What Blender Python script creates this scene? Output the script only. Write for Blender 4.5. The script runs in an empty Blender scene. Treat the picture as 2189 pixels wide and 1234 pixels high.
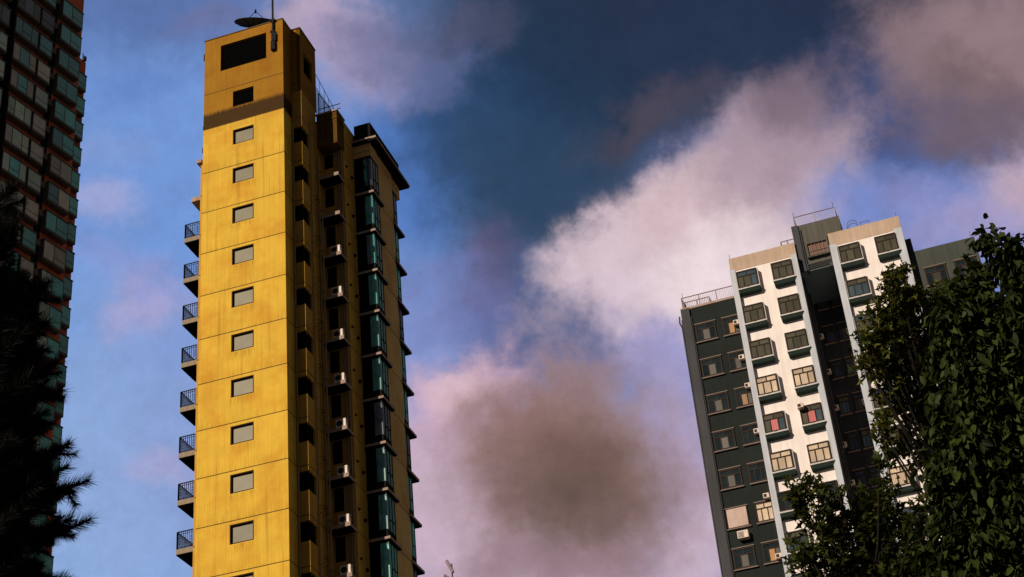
import bpy, math, random
import numpy as np
from mathutils import Matrix, Vector
random.seed(7); rng = np.random.default_rng(7)
R = math.radians
scene = bpy.context.scene
# ------------------------------------------------------------------ camera
EYE = Vector((0, 0, 1.6)); W, H, F = 2189.0, 1234.0, 3572.62
PITCH, ROLL = 0.56499, -0.0984936
fw = Vector((0, math.cos(PITCH), math.sin(PITCH)))
_r0, _u0 = Vector((1, 0, 0)), Vector((0, -math.sin(PITCH), math.cos(PITCH)))
cr = _r0*math.cos(ROLL) + _u0*math.sin(ROLL)
cu = _u0*math.cos(ROLL) - _r0*math.sin(ROLL)
cd = bpy.data.cameras.new('camera'); cam = bpy.data.objects.new('camera', cd)
scene.collection.objects.link(cam)
cam.matrix_world = Matrix(((cr.x, cu.x, -fw.x, 0), (cr.y, cu.y, -fw.y, 0), (cr.z, cu.z, -fw.z, 1.6), (0, 0, 0, 1)))
cd.sensor_width = 36; cd.lens = F/W*36; cd.clip_start = 0.1; cd.clip_end = 6000
scene.camera = cam
def ray(px, py):
    return (fw + cr*((px-W/2)/F) - cu*((py-H/2)/F)).normalized()
def at(px, py, d):                       # world point a real distance d away in that direction
    return EYE + ray(px, py)*d
# ------------------------------------------------------------------ sun, exposure
SUN_AZ, SUN_EL = 222.5, 27.0
ld = bpy.data.lights.new('sun', 'SUN'); ld.energy = 4.7; ld.angle = R(0.6); ld.color = (1.0, 0.84, 0.66)
sun = bpy.data.objects.new('sun', ld); scene.collection.objects.link(sun)
sd = Vector((math.sin(R(SUN_AZ))*math.cos(R(SUN_EL)), math.cos(R(SUN_AZ))*math.cos(R(SUN_EL)), math.sin(R(SUN_EL))))
sun.rotation_euler = sd.to_track_quat('Z', 'Y').to_euler(); sun.location = sd*300
scene.view_settings.view_transform = 'Standard'; scene.view_settings.look = 'None'
scene.view_settings.exposure = 0; scene.view_settings.gamma = 1
scene.cycles.use_denoising = True
scene.cycles.max_bounces = 6
# ------------------------------------------------------------------ sky
def lin(c):
    return tuple((x/255/12.92 if x/255 <= .04045 else ((x/255+.055)/1.055)**2.4) for x in c)
world = bpy.data.worlds.new('World'); scene.world = world; world.use_nodes = True
wt = world.node_tree; wt.nodes.clear()
def WN(t, **k):
    n = wt.nodes.new(t)
    for a, b in k.items(): setattr(n, a, b)
    return n
def wl(a, b): wt.links.new(a, b)
wout = WN('ShaderNodeOutputWorld'); wbg = WN('ShaderNodeBackground'); wbg.inputs['Strength'].default_value = 0.1
wl(wbg.outputs[0], wout.inputs[0])
nish = WN('ShaderNodeTexSky', sky_type='NISHITA', sun_disc=False, sun_elevation=R(SUN_EL), sun_rotation=R(SUN_AZ))
nish.air_density = 1.3; nish.dust_density = 0.4; nish.ozone_density = 2.0
geo = WN('ShaderNodeTexCoord')
def wnoise(scale, detail, amp, off, rough=.55):
    n = WN('ShaderNodeTexNoise'); n.inputs['Scale'].default_value = scale; n.inputs['Detail'].default_value = detail
    n.inputs['Roughness'].default_value = rough
    m0 = WN('ShaderNodeVectorMath', operation='ADD'); m0.inputs[1].default_value = off
    wl(geo.outputs['Generated'], m0.inputs[0]); wl(m0.outputs[0], n.inputs['Vector'])
    s = WN('ShaderNodeVectorMath', operation='SUBTRACT'); s.inputs[1].default_value = (.5, .5, .5); wl(n.outputs['Color'], s.inputs[0])
    m = WN('ShaderNodeVectorMath', operation='SCALE'); m.inputs['Scale'].default_value = amp; wl(s.outputs[0], m.inputs[0])
    return m.outputs[0], n.outputs['Fac']
wa, _ = wnoise(9, 2, .05, (3, 1, 2)); wb, _ = wnoise(30, 4, .03, (7, 5, 1))
ad1 = WN('ShaderNodeVectorMath', operation='ADD'); wl(geo.outputs['Generated'], ad1.inputs[0]); wl(wa, ad1.inputs[1])
ad2 = WN('ShaderNodeVectorMath', operation='ADD'); wl(ad1.outputs[0], ad2.inputs[0]); wl(wb, ad2.inputs[1])
wc, _ = wnoise(80, 5, .020, (2, 8, 5), .6)
ad3 = WN('ShaderNodeVectorMath', operation='ADD'); wl(ad2.outputs[0], ad3.inputs[0]); wl(wc, ad3.inputs[1]); WARP = ad3.outputs[0]
_, nf = wnoise(26, 10, 1, (1, 9, 4), .66)
nfac = WN('ShaderNodeMath', operation='SUBTRACT'); nfac.inputs[1].default_value = .5; wl(nf, nfac.inputs[0])
tint = WN('ShaderNodeMix', data_type='RGBA', blend_type='MULTIPLY'); tint.inputs['Factor'].default_value = 1
wl(nish.outputs[0], tint.inputs['A']); tint.inputs['B'].default_value = (.62, .72, 1.0, 1)
cur = tint.outputs['Result']
def blob_dir(c, ax, ay, sx, sy, col, strength, inner, namt, warp=True):
    global cur
    az = ax.cross(ay)
    m = Matrix((ax, ay, az)).transposed()
    mp = WN('ShaderNodeMapping', vector_type='TEXTURE')
    mp.inputs['Location'].default_value = c; mp.inputs['Rotation'].default_value = m.to_euler('XYZ')
    mp.inputs['Scale'].default_value = (sx, sy, 2.0)
    wl(WARP if warp else geo.outputs['Generated'], mp.inputs['Vector'])
    ln = WN('ShaderNodeVectorMath', operation='LENGTH'); wl(mp.outputs[0], ln.inputs[0])
    ma = WN('ShaderNodeMath', operation='MULTIPLY_ADD'); wl(nfac.outputs[0], ma.inputs[0]); ma.inputs[1].default_value = namt*1.45
    wl(ln.outputs['Value'], ma.inputs[2])
    mr = WN('ShaderNodeMapRange', interpolation_type='SMOOTHERSTEP'); wl(ma.outputs[0], mr.inputs['Value'])
    mr.inputs['From Min'].default_value = inner; mr.inputs['From Max'].default_value = 1.4
    mr.inputs['To Min'].default_value = strength; mr.inputs['To Max'].default_value = 0
    mx = WN('ShaderNodeMix', data_type='RGBA'); wl(mr.outputs[0], mx.inputs['Factor']); wl(cur, mx.inputs['A'])
    l = lin(col); mx.inputs['B'].default_value = (l[0]*10, l[1]*10, l[2]*10, 1)
    cur = mx.outputs['Result']
def blob(px, py, rx, ry, rot, col, strength=1, inner=0.1, namt=.9):
    c = ray(px, py); a = (cr - c*cr.dot(c)).normalized(); b = c.cross(a).normalized()
    if b.dot(cu) < 0: b = -b
    t = R(rot); ax = a*math.cos(t) + b*math.sin(t); ay = b*math.cos(t) - a*math.sin(t)
    blob_dir(c, ax, ay, rx/F, ry/F, col, strength, inner, namt)
# unseen sky outside this patch: tones added to set the fill light
X3, Y3 = Vector((1, 0, 0)), Vector((0, 0, 1))
blob_dir(Vector((0, -1, .3)), X3, Y3, 1.5, 1.3, (50, 46, 50), .95, .2, .1, False)
blob_dir(Vector((1, .1, .3)), Vector((0, 1, 0)), Y3, .8, 1.1, (168, 162, 170), .92, .2, .1, False)
blob_dir(Vector((0, -.1, 1)), X3, Vector((0, 1, 0)), 1.1, .75, (40, 48, 66), .9, .2, .1, False)
blob_dir(Vector((0, .5, -1)), X3, Vector((0, 1, 0)), 2, 1.3, (60, 56, 50), 1, .6, .0, False)
# broad tones of the visible patch
BL = (114, 150, 212)
blob(250, 650, 800, 1150, 0, BL, 1, .45, .12)
blob(250, 1050, 520, 420, 0, (146, 176, 220), .85, .1, .25)
blob(1150, 950, 950, 420, 0, (132, 148, 204), .95, .3, .25)
blob(1900, 480, 620, 260, -10, (122, 140, 202), .95, .25, .3)
blob(330, -20, 560, 160, 0, (86, 110, 164), .85, .05, .35)
blob(870, 330, 170, 260, 0, (76, 118, 190), .8, .1, .3)
blob(1190, 130, 400, 330, 0, (36, 56, 82), 1, .2, .45)
blob(1000, 250, 180, 200, 0, (46, 76, 116), .6, .05, .5)
blob(1140, 420, 240, 230, -8, (46, 70, 98), 1, .1, .5)
blob(1640, 30, 520, 190, 0, (38, 50, 74), 1, .25, .5)
blob(1860, 240, 250, 170, -20, (52, 72, 120), .85, .1, .5)
blob(1170, 700, 260, 170, -25, (56, 80, 128), .85, .1, .45)
blob(1560, 130, 260, 190, 20, (40, 54, 80), .8, .1, .5)
# clouds
blob(680, 50, 110, 120, -15, (186, 166, 188), .95, .05, .8)
blob(745, 130, 130, 120, -25, (168, 156, 190), .85, .05, .8)
blob(840, 110, 170, 90, -5, (104, 108, 146), .7, .1, .9)
blob(1000, 55, 150, 45, 12, (76, 80, 106), .65, .1, .9)
blob(900, 160, 130, 60, 10, (92, 106, 150), .5, .1, .9)
blob(470, 25, 130, 50, 10, (112, 112, 152), .55, .1, .8)
blob(1050, 560, 90, 110, -10, (92, 86, 118), .8, .05, .8)
blob(960, 640, 160, 100, 0, (118, 124, 178), .6, .1, .8)
blob(215, 465, 110, 55, -15, (164, 168, 212), .75, .05, .8)
blob(360, 650, 110, 80, 10, (176, 166, 206), .75, .05, .8)
blob(260, 180, 170, 60, 10, (96, 128, 196), .5, .05, .9)
blob(200, 330, 120, 50, -10, (134, 156, 210), .5, .05, .9)
blob(290, 590, 160, 50, -10, (140, 152, 208), .6, .05, .8)
blob(340, 1000, 90, 50, 0, (172, 166, 204), .6, .05, .8)
blob(1480, 520, 330, 165, 28, (206, 182, 190), 1, .4, .6)
blob(1290, 560, 150, 90, 15, (214, 192, 202), .9, .25, .6)
blob(1400, 640, 180, 120, -15, (216, 196, 208), .95, .2, .6)
blob(1480, 450, 230, 110, 32, (214, 188, 194), .95, .1, .6)
blob(1640, 340, 200, 150, 30, (168, 146, 160), .95, .25, .7)
blob(1700, 200, 120, 100, 60, (124, 106, 120), .85, .1, .8)
blob(1560, 610, 210, 110, 10, (232, 214, 218), 1, .2, .5)
blob(1390, 240, 170, 60, 30, (78, 72, 86), .8, .1, .9)
blob(1440, 770, 190, 80, -20, (160, 154, 198), .8, .15, .7)
blob(2110, 100, 270, 200, 0, (146, 122, 128), .95, .25, .7)
blob(2010, 260, 130, 90, -40, (104, 92, 108), .7, .1, .8)
blob(2060, 160, 120, 60, -30, (94, 78, 84), .5, .05, .8)
blob(2170, 390, 110, 110, -20, (190, 166, 182), .95, .1, .7)
blob(2120, 270, 120, 90, 0, (112, 94, 106), .7, .1, .7)
blob(1960, 420, 120, 50, -10, (138, 140, 190), .6, .1, .8)
blob(2070, 480, 170, 60, 10, (168, 156, 194), .7, .1, .7)
blob(1100, 1080, 420, 270, 0, (204, 178, 196), 1, .45, .45)
blob(1020, 820, 140, 80, 10, (178, 148, 178), .9, .1, .7)
blob(950, 980, 120, 220, 0, (208, 184, 206), .9, .1, .5)
blob(930, 880, 90, 90, 0, (200, 166, 196), .7, .1, .6)
blob(1460, 1020, 110, 230, 0, (186, 168, 200), .8, .1, .6)
blob(1490, 1150, 130, 130, 0, (204, 182, 200), .85, .2, .5)
blob(985, 835, 120, 70, 15, (230, 196, 210), .95, .1, .7)
blob(1190, 1000, 340, 260, -8, (158, 130, 134), .9, .1, .35)
blob(1130, 880, 190, 90, 10, (152, 118, 116), .75, .0, .6)
blob(1230, 990, 270, 210, -20, (132, 104, 94), .95, -.1, .35)
blob(1230, 1050, 250, 190, -10, (96, 78, 72), .9, -.35, .3)
blob(1160, 1205, 300, 70, 5, (144, 118, 128), .75, .1, .5)
_, tex = wnoise(48, 12, 1, (6, 2, 8), .72)
tr_ = WN('ShaderNodeMapRange'); wl(tex, tr_.inputs['Value'])
for k_, v_ in zip(('From Min', 'From Max', 'To Min', 'To Max'), (.3, .7, .90, 1.10)): tr_.inputs[k_].default_value = v_
tm_ = WN('ShaderNodeVectorMath', operation='SCALE'); wl(cur, tm_.inputs[0]); wl(tr_.outputs[0], tm_.inputs['Scale'])
wl(tm_.outputs[0], wbg.inputs['Color'])
# ------------------------------------------------------------------ materials
def mat(name, col, rough=.8, metal=0, spec=.5, var=.12, vscale=1.5, streak=0, bump=0, coat=0):
    m = bpy.data.materials.new(name); m.use_nodes = True; t = m.node_tree; b = t.nodes['Principled BSDF']
    b.inputs['Roughness'].default_value = rough; b.inputs['Metallic'].default_value = metal
    b.inputs['Specular IOR Level'].default_value = spec*(.3 if rough > .55 else 1); b.inputs['Coat Weight'].default_value = coat
    tc = t.nodes.new('ShaderNodeTexCoord'); n = t.nodes.new('ShaderNodeTexNoise'); n.inputs['Scale'].default_value = vscale; n.inputs['Detail'].default_value = 6
    t.links.new(tc.outputs['Object'], n.inputs['Vector'])
    r = t.nodes.new('ShaderNodeMapRange'); r.inputs['From Min'].default_value = .3; r.inputs['From Max'].default_value = .7
    r.inputs['To Min'].default_value = 1-var; r.inputs['To Max'].default_value = 1+var; t.links.new(n.outputs['Fac'], r.inputs['Value'])
    last = r.outputs[0]
    if streak:
        mp = t.nodes.new('ShaderNodeMapping'); mp.inputs['Scale'].default_value = (5, 5, .25); t.links.new(tc.outputs['Object'], mp.inputs['Vector'])
        n2 = t.nodes.new('ShaderNodeTexNoise'); n2.inputs['Scale'].default_value = 1; n2.inputs['Detail'].default_value = 5; t.links.new(mp.outputs[0], n2.inputs['Vector'])
        r2 = t.nodes.new('ShaderNodeMapRange'); r2.inputs['From Min'].default_value = .35; r2.inputs['From Max'].default_value = .7
        r2.inputs['To Min'].default_value = 1+streak*.4; r2.inputs['To Max'].default_value = 1-streak; t.links.new(n2.outputs['Fac'], r2.inputs['Value'])
        mm = t.nodes.new('ShaderNodeMath'); mm.operation = 'MULTIPLY'; t.links.new(last, mm.inputs[0]); t.links.new(r2.outputs[0], mm.inputs[1]); last = mm.outputs[0]
    hs = t.nodes.new('ShaderNodeVectorMath'); hs.operation = 'SCALE'; hs.inputs[0].default_value = col[:3]
    t.links.new(last, hs.inputs['Scale']); t.links.new(hs.outputs[0], b.inputs['Base Color'])
    if bump:
        bp = t.nodes.new('ShaderNodeBump'); bp.inputs['Strength'].default_value = bump; bp.inputs['Distance'].default_value = .03
        t.links.new(n.outputs['Fac'], bp.inputs['Height']); t.links.new(bp.outputs[0], b.inputs['Normal'])
    m['out'] = 1
    return m
def nodes_of(m): return m.node_tree, m.node_tree.nodes['Principled BSDF']
J0 = 62.52      # highest regular floor joint of the yellow tower, then one every 2.9 m
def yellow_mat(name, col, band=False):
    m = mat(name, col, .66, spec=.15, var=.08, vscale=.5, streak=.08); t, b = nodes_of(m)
    N = t.nodes.new; L = t.links.new
    def M(op, a, c=None, d=None):
        n = N('ShaderNodeMath'); n.operation = op
        for i, v in enumerate((a, c, d)):
            if v is None: continue
            if isinstance(v, (int, float)): n.inputs[i].default_value = v
            else: L(v, n.inputs[i])
        return n.outputs[0]
    tc = N('ShaderNodeTexCoord'); sp = N('ShaderNodeSeparateXYZ'); L(tc.outputs['Object'], sp.inputs[0]); x, y, z = sp.outputs
    fr = M('FRACT', M('DIVIDE', M('SUBTRACT', z, J0), 2.9))
    line = M('MULTIPLY', M('LESS_THAN', M('ABSOLUTE', M('SUBTRACT', fr, .010)), .0105), M('LESS_THAN', z, J0+.1))
    for zz in (65.85, 68.6): line = M('MAXIMUM', line, M('LESS_THAN', M('ABSOLUTE', M('SUBTRACT', z, zz)), .025))
    # narrow vertical ribs of the tiling
    rib = M('MULTIPLY_ADD', M('SINE', M('MULTIPLY', M('ADD', x, y), 2*math.pi/.16)), .035, .965)
    # rust-brown runs below the sills and above the joints
    mp = N('ShaderNodeMapping'); mp.inputs['Scale'].default_value = (9, 9, .8); L(tc.outputs['Object'], mp.inputs['Vector'])
    nn = N('ShaderNodeTexNoise'); nn.inputs['Scale'].default_value = 1; nn.inputs['Detail'].default_value = 5; L(mp.outputs[0], nn.inputs['Vector'])
    def rng_(v, a, c_, e, f_):
        r = N('ShaderNodeMapRange'); L(v, r.inputs['Value'])
        for k, q in zip(('From Min', 'From Max', 'To Min', 'To Max'), (a, c_, e, f_)): r.inputs[k].default_value = q
        return r.outputs[0]
    run = rng_(nn.outputs['Fac'], .42, .68, 0, 1)
    low = rng_(fr, .0, .30, .55, 0)
    sill = M('MULTIPLY', rng_(fr, .34, .53, 0, .9), M('MULTIPLY', M('LESS_THAN', fr, .53), M('LESS_THAN', M('ABSOLUTE', M('ADD', x, 2.67)), .78)))
    cap = rng_(z, 69.2, 72.9, 0, .9)
    st = M('MULTIPLY', M('MAXIMUM', M('MAXIMUM', low, sill), cap), run)
    old = b.inputs['Base Color'].links[0].from_socket
    def mixc(f, a, colr):
        k = N('ShaderNodeMix'); k.data_type = 'RGBA'; L(f, k.inputs['Factor']); L(a, k.inputs['A']); k.inputs['B'].default_value = (*colr, 1); return k.outputs['Result']
    sc = N('ShaderNodeVectorMath'); sc.operation = 'SCALE'; L(old, sc.inputs[0]); L(rib, sc.inputs['Scale'])
    c = mixc(M('MULTIPLY', st, .75), sc.outputs[0], (.26, .10, .008))
    mo = N('ShaderNodeTexNoise'); mo.inputs['Scale'].default_value = .55; mo.inputs['Detail'].default_value = 8; mo.inputs['Roughness'].default_value = .65; L(tc.outputs['Object'], mo.inputs['Vector'])
    c = mixc(rng_(mo.outputs['Fac'], .46, .72, 0, .75), c, (col[0]*.76, col[1]*.52, col[2]*.4))
    mp3 = N('ShaderNodeMapping'); mp3.inputs['Scale'].default_value = (3.5, 3.5, .12); L(tc.outputs['Object'], mp3.inputs['Vector'])
    n3 = N('ShaderNodeTexNoise'); n3.inputs['Scale'].default_value = 1; n3.inputs['Detail'].default_value = 7; L(mp3.outputs[0], n3.inputs['Vector'])
    c = mixc(rng_(n3.outputs['Fac'], .56, .72, 0, .40), c, (.20, .10, .02))
    if band:      # dark brown course under the plant rooms, on the front slab only
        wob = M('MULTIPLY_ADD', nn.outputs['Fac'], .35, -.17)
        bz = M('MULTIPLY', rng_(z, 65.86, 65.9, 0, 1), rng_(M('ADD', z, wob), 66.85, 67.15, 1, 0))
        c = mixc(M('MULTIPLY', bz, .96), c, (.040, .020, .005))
    c = mixc(M('MULTIPLY', line, .85), c, (.04, .022, .01))
    L(c, b.inputs['Base Color'])
    return m
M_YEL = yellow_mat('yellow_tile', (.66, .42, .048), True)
M_YEL_DIM = yellow_mat('yellow_tile_dimmed', (.31, .155, .012), True)  # same yellow tile, dimmer light of the top storeys put into its colour
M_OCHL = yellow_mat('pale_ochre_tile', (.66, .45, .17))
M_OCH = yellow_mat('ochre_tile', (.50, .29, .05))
M_CONC = mat('pink_concrete', (.34, .25, .20), .85, var=.2, streak=.2)
M_DARK = mat('dark_bronze', (.012, .0105, .010), .9, spec=.15)
M_BLACK = mat('black_opening_and_shade', (.003, .003, .0035), .95, spec=.1)  # for openings, and painted shade on ledge and balcony undersides
M_PIPE = mat('ochre_pipe', (.30, .20, .08), .55, var=.2, vscale=4)
M_ACW = mat('aged_white_plastic', (.62, .50, .42), .55, var=.1, vscale=3, streak=.15)
M_GRILL = mat('fan_grille', (.02, .02, .02), .6)
M_STEEL = mat('dark_steel', (.014, .014, .016), .7, metal=.0, spec=.4)
M_RAILW = mat('grey_steel', (.16, .14, .14), .5, metal=.3)
def glass(name, col, rough=.12, spec=.8, fold=0, rnd=.35, emit=None):
    m = mat(name, col, rough, spec=spec, var=.15, vscale=1.2, coat=.6); t, b = nodes_of(m); b.inputs['Coat Roughness'].default_value = .03
    old = b.inputs['Base Color'].links[0].from_socket
    oi = t.nodes.new('ShaderNodeObjectInfo'); r = t.nodes.new('ShaderNodeMapRange'); t.links.new(oi.outputs['Random'], r.inputs['Value'])
    r.inputs['To Min'].default_value = 1-rnd; r.inputs['To Max'].default_value = 1+rnd; last = r.outputs[0]
    if fold:
        tc = t.nodes.new('ShaderNodeTexCoord'); w = t.nodes.new('ShaderNodeTexWave'); w.inputs['Scale'].default_value = fold; w.inputs['Distortion'].default_value = 1; w.inputs['Detail'].default_value = 2
        mp = t.nodes.new('ShaderNodeMapping'); mp.inputs['Scale'].default_value = (1, 1, .15); t.links.new(tc.outputs['Object'], mp.inputs['Vector']); t.links.new(mp.outputs[0], w.inputs['Vector'])
        r2 = t.nodes.new('ShaderNodeMapRange'); t.links.new(w.outputs['Fac'], r2.inputs['Value']); r2.inputs['To Min'].default_value = .7; r2.inputs['To Max'].default_value = 1.1
        mm = t.nodes.new('ShaderNodeMath'); mm.operation = 'MULTIPLY'; t.links.new(last, mm.inputs[0]); t.links.new(r2.outputs[0], mm.inputs[1]); last = mm.outputs[0]
    s = t.nodes.new('ShaderNodeVectorMath'); s.operation = 'SCALE'; t.links.new(old, s.inputs[0]); t.links.new(last, s.inputs['Scale']); t.links.new(s.outputs[0], b.inputs['Base Color'])
    return m
G_GREY = glass('frosted_grey_glass', (.13, .115, .06), .45, .2, rnd=.25); G_GREY.node_tree.nodes['Principled BSDF'].inputs['Coat Weight'].default_value = 0
G_DARK = glass('dark_glass', (.012, .02, .022), .06, .9)
G_TEAL = glass('teal_glass', (.08, .50, .42), .1, .8)
G_TEALD = glass('dim_teal_glass', (.045, .26, .23), .1, .8)
G_BEIGE = glass('beige_blind_glass', (.70, .64, .44), .2, .6, fold=.8)
G_PALE = glass('pale_green_glass', (.62, .78, .56), .15, .7, fold=.6)
G_CREAM = glass('cream_curtain_glass', (.56, .44, .32), .2, .6, fold=3.2, rnd=.25)
G_CREAMD = glass('drab_curtain_glass', (.07, .066, .045), .2, .4, fold=3.0, rnd=.35)
G_CREAMDD = glass('dim_curtain_glass', (.05, .045, .035), .3, .4, fold=3.0, rnd=.5)
G_AMBER = glass('amber_curtain_glass', (.30, .15, .05), .3, .4, fold=3.0)
G_RED = glass('red_cloth_glass', (.5, .10, .10), .3, .5, fold=2, rnd=0)
G_BLUEG = glass('blue_grey_glass', (.05, .08, .10), .08, .9, rnd=.3)
M_CURT2 = mat('grey_curtain', (.16, .15, .18), .8, var=.2, vscale=2, streak=.3)
M_CURT = mat('hanging_curtain', (.09, .28, .22), .8, var=.2, vscale=2, streak=.3)
# ------------------------------------------------------------------ mesh helpers
class MB:
    def __init__(s): s.v = []; s.f = []
    def quad(s, a, b, c, d):
        n = len(s.v); s.v += [a, b, c, d]; s.f.append((n, n+1, n+2, n+3))
    def box(s, x0, x1, y0, y1, z0, z1):
        n = len(s.v); s.v += [(x, y, z) for x in (x0, x1) for y in (y0, y1) for z in (z0, z1)]
        for q in ((0, 1, 3, 2), (4, 6, 7, 5), (0, 4, 5, 1), (2, 3, 7, 6), (0, 2, 6, 4), (1, 5, 7, 3)): s.f.append(tuple(n+i for i in q))
        return s
    def bevbox(s, x0, x1, y0, y1, z0, z1, b=.02):
        # box with chamfered vertical edges
        p = [(x0+b, y0), (x1-b, y0), (x1, y0+b), (x1, y1-b), (x1-b, y1), (x0+b, y1), (x0, y1-b), (x0, y0+b)]
        return s.prism(p, z0, z1)
    def prism(s, pts, z0, z1):
        n = len(s.v); k = len(pts); s.v += [(x, y, z0) for x, y in pts] + [(x, y, z1) for x, y in pts]
        for i in range(k): j = (i+1) % k; s.f.append((n+i, n+j, n+k+j, n+k+i))
        s.f.append(tuple(n+i for i in reversed(range(k)))); s.f.append(tuple(n+k+i for i in range(k)))
        return s
    def tube(s, pts, rad, seg=8):
        pts = [Vector(p) for p in pts]; rad = rad if isinstance(rad, (list, tuple)) else [rad]*len(pts); rings = []
        ref = None
        for i, p in enumerate(pts):
            d = (pts[min(i+1, len(pts)-1)] - pts[max(i-1, 0)]).normalized()
            if ref is None: ref = d.orthogonal().normalized()
            ref = (ref - d*ref.dot(d)); ref = ref.normalized() if ref.length > 1e-6 else d.orthogonal().normalized()
            b = d.cross(ref); n = len(s.v)
            s.v += [tuple(p + (ref*math.cos(2*math.pi*k/seg) + b*math.sin(2*math.pi*k/seg))*rad[i]) for k in range(seg)]; rings.append(n)
        for a, c in zip(rings, rings[1:]):
            for k in range(seg): j = (k+1) % seg; s.f.append((a+k, a+j, c+j, c+k))
        s.f.append(tuple(rings[0]+k for k in reversed(range(seg)))); s.f.append(tuple(rings[-1]+k for k in range(seg)))
        return s
    def panel(s, x0, x1, z0, z1, holes, y=0, depth=.3, axis='y'):
        # wall sheet with real openings; axis 'y': sheet at y facing -y ; axis 'x': sheet at x=y facing +x (first coord is y)
        us = sorted({x0, x1, *[h[0] for h in holes], *[h[1] for h in holes]}); zs = sorted({z0, z1, *[h[2] for h in holes], *[h[3] for h in holes]})
        def P(u, z, d): return (u, y+d, z) if axis == 'y' else (y-d, u, z)
        for a, b in zip(us, us[1:]):
            for c, d in zip(zs, zs[1:]):
                mu, mz = (a+b)/2, (c+d)/2
                if any(h[0] < mu < h[1] and h[2] < mz < h[3] for h in holes): continue
                s.quad(P(a, c, 0), P(b, c, 0), P(b, d, 0), P(a, d, 0))
        for h in holes:
            a, b, c, d = h
            s.quad(P(a, c, 0), P(a, d, 0), P(a, d, depth), P(a, c, depth)); s.quad(P(b, d, 0), P(b, c, 0), P(b, c, depth), P(b, d, depth))
            s.quad(P(a, d, 0), P(b, d, 0), P(b, d, depth), P(a, d, depth)); s.quad(P(b, c, 0), P(a, c, 0), P(a, c, depth), P(b, c, depth))
        # closing edges
        s.quad(P(x0, z0, depth), P(x0, z0, 0), P(x0, z1, 0), P(x0, z1, depth)); s.quad(P(x1, z0, 0), P(x1, z0, depth), P(x1, z1, depth), P(x1, z1, 0))
        s.quad(P(x0, z1, 0), P(x1, z1, 0), P(x1, z1, depth), P(x0, z1, depth)); s.quad(P(x0, z0, depth), P(x1, z0, depth), P(x1, z0, 0), P(x0, z0, 0))
        return s
    def mesh(s, name, material, smooth=False):
        me = bpy.data.meshes.new(name); me.from_pydata(s.v, [], s.f); me.materials.append(material)
        if smooth: me.polygons.foreach_set('use_smooth', [True]*len(me.polygons))
        me.update(); return me
col = scene.collection
def link(name, me, parent=None, loc=(0, 0, 0), label=None):
    o = bpy.data.objects.new(name, me); col.objects.link(o); o.parent = parent; o.location = loc
    if label: o['label'] = label
    return o
def build(mb, name, material, parent=None, loc=(0, 0, 0), smooth=False, label=None):
    return link(name, mb.mesh(name, material, smooth), parent, loc, label)
def thing(name, label, cat, loc, rz=0, group=None):
    o = bpy.data.objects.new(name, None); col.objects.link(o); o.location = loc; o.rotation_euler = (0, 0, rz)
    o['label'] = label; o['category'] = cat
    if group: o['group'] = group
    return o
def relabel(o, label): o['label'] = label
def copy_tree(o, parent=None):
    c = o.copy(); col.objects.link(c); c.parent = parent
    for ch in list(o.children): copy_tree(ch, c)
    return c
ORD = ['topmost', 'second from the top', 'third from the top', 'fourth from the top', 'fifth from the top', 'sixth from the top', 'seventh from the top', 'eighth from the top', 'ninth from the top', 'tenth from the top', 'eleventh from the top', 'twelfth from the top']
# ------------------------------------------------------------------ ground
g = MB(); S = 3000
g.quad((-S, -S, 0), (S, -S, 0), (S, S, 0), (-S, S, 0))
go = build(g, 'ground', mat('asphalt', (.05, .05, .05), .9, var=.3)); go['kind'] = 'structure'
# ------------------------------------------------------------------ yellow tower.  local x = to the right face, y = away, z up
YAW = 0.2694732; YC = (-12.62563, 78.56984, 0)
T = thing('apartment_tower', 'tall narrow yellow tiled apartment tower with satellite dish on its roof', 'building', YC, -YAW)
def jz(k): return J0 - 2.9*k
FLOORS = range(0, 14)
holes = [(-3.37, -1.99, jz(k)+1.60, jz(k)+2.72) for k in range(0, 14)]
mid = holes[:]
w = MB(); w.panel(-5.36, 0, 0, 65.85, [h for h in mid if h[3] < 65.8], 0, .3)
w.box(-5.358, -.002, .3, 11.4, 0, 65.85)
w.box(-5.358, .6, 1.21, 3.4, 68.05, 72.85) if 0 else None
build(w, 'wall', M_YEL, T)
w = MB(); w.panel(-5.36, 0, 65.85, 72.96, [(-4.26, -1.13, 70.17, 72.24), (-3.39, -2.0, 67.04, 68.24)], 0, .3)
w.box(-5.358, -.002, .3, 1.2, 65.85, 72.95)
build(w, 'upper_wall', M_YEL_DIM, T)
w = MB(); w.panel(1.2, 3.58, 67.9, 72.9, [(1.74, 2.96, 69.75, 71.4)], .6, .25, 'x'); w.box(-5.35, .35, 1.2, 3.579, 67.9, 72.9)
w.box(.35, .599, 1.2, 1.201, 67.9, 72.9); w.box(.351, .598, 1.202, 3.578, 67.9, 67.95)
build(w, 'plant_room', M_YEL_DIM, T)
# roof coping
w = MB(); w.box(-5.40, .03, -.04, 1.17, 72.96, 73.02); w.box(-5.40, .64, 1.17, 3.62, 72.97, 73.03)
build(w, 'coping', mat('grey_coping', (.12, .09, .05), .8, var=.2), T)
def louvre(x0, x1, z0, z1, axis='y', at_=0):
    m = MB(); n = int((z1-z0)/.16)
    for i in range(n):
        z = z0+(i+.5)*(z1-z0)/n
        if axis == 'y': m.box(x0+.03, x1-.03, .16, .20, z-.05, z+.03)
        else: m.box(at_-.2, at_-.16, x0+.03, x1-.03, z-.05, z+.03)
    if axis == 'y': m.box(x0+.002, x1-.002, .24, .29, z0+.002, z1-.002)
    else: m.box(at_-.245, at_-.21, x0+.002, x1-.002, z0+.002, z1-.002)
    return m
for a in ((-4.26, -1.13, 70.17, 72.24), (-3.39, -2.0, 67.04, 68.24)): build(louvre(*a), 'louvre', M_BLACK, T)
build(louvre(1.74, 2.96, 69.75, 71.4, 'x', .6), 'louvre', M_BLACK, T)
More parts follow.
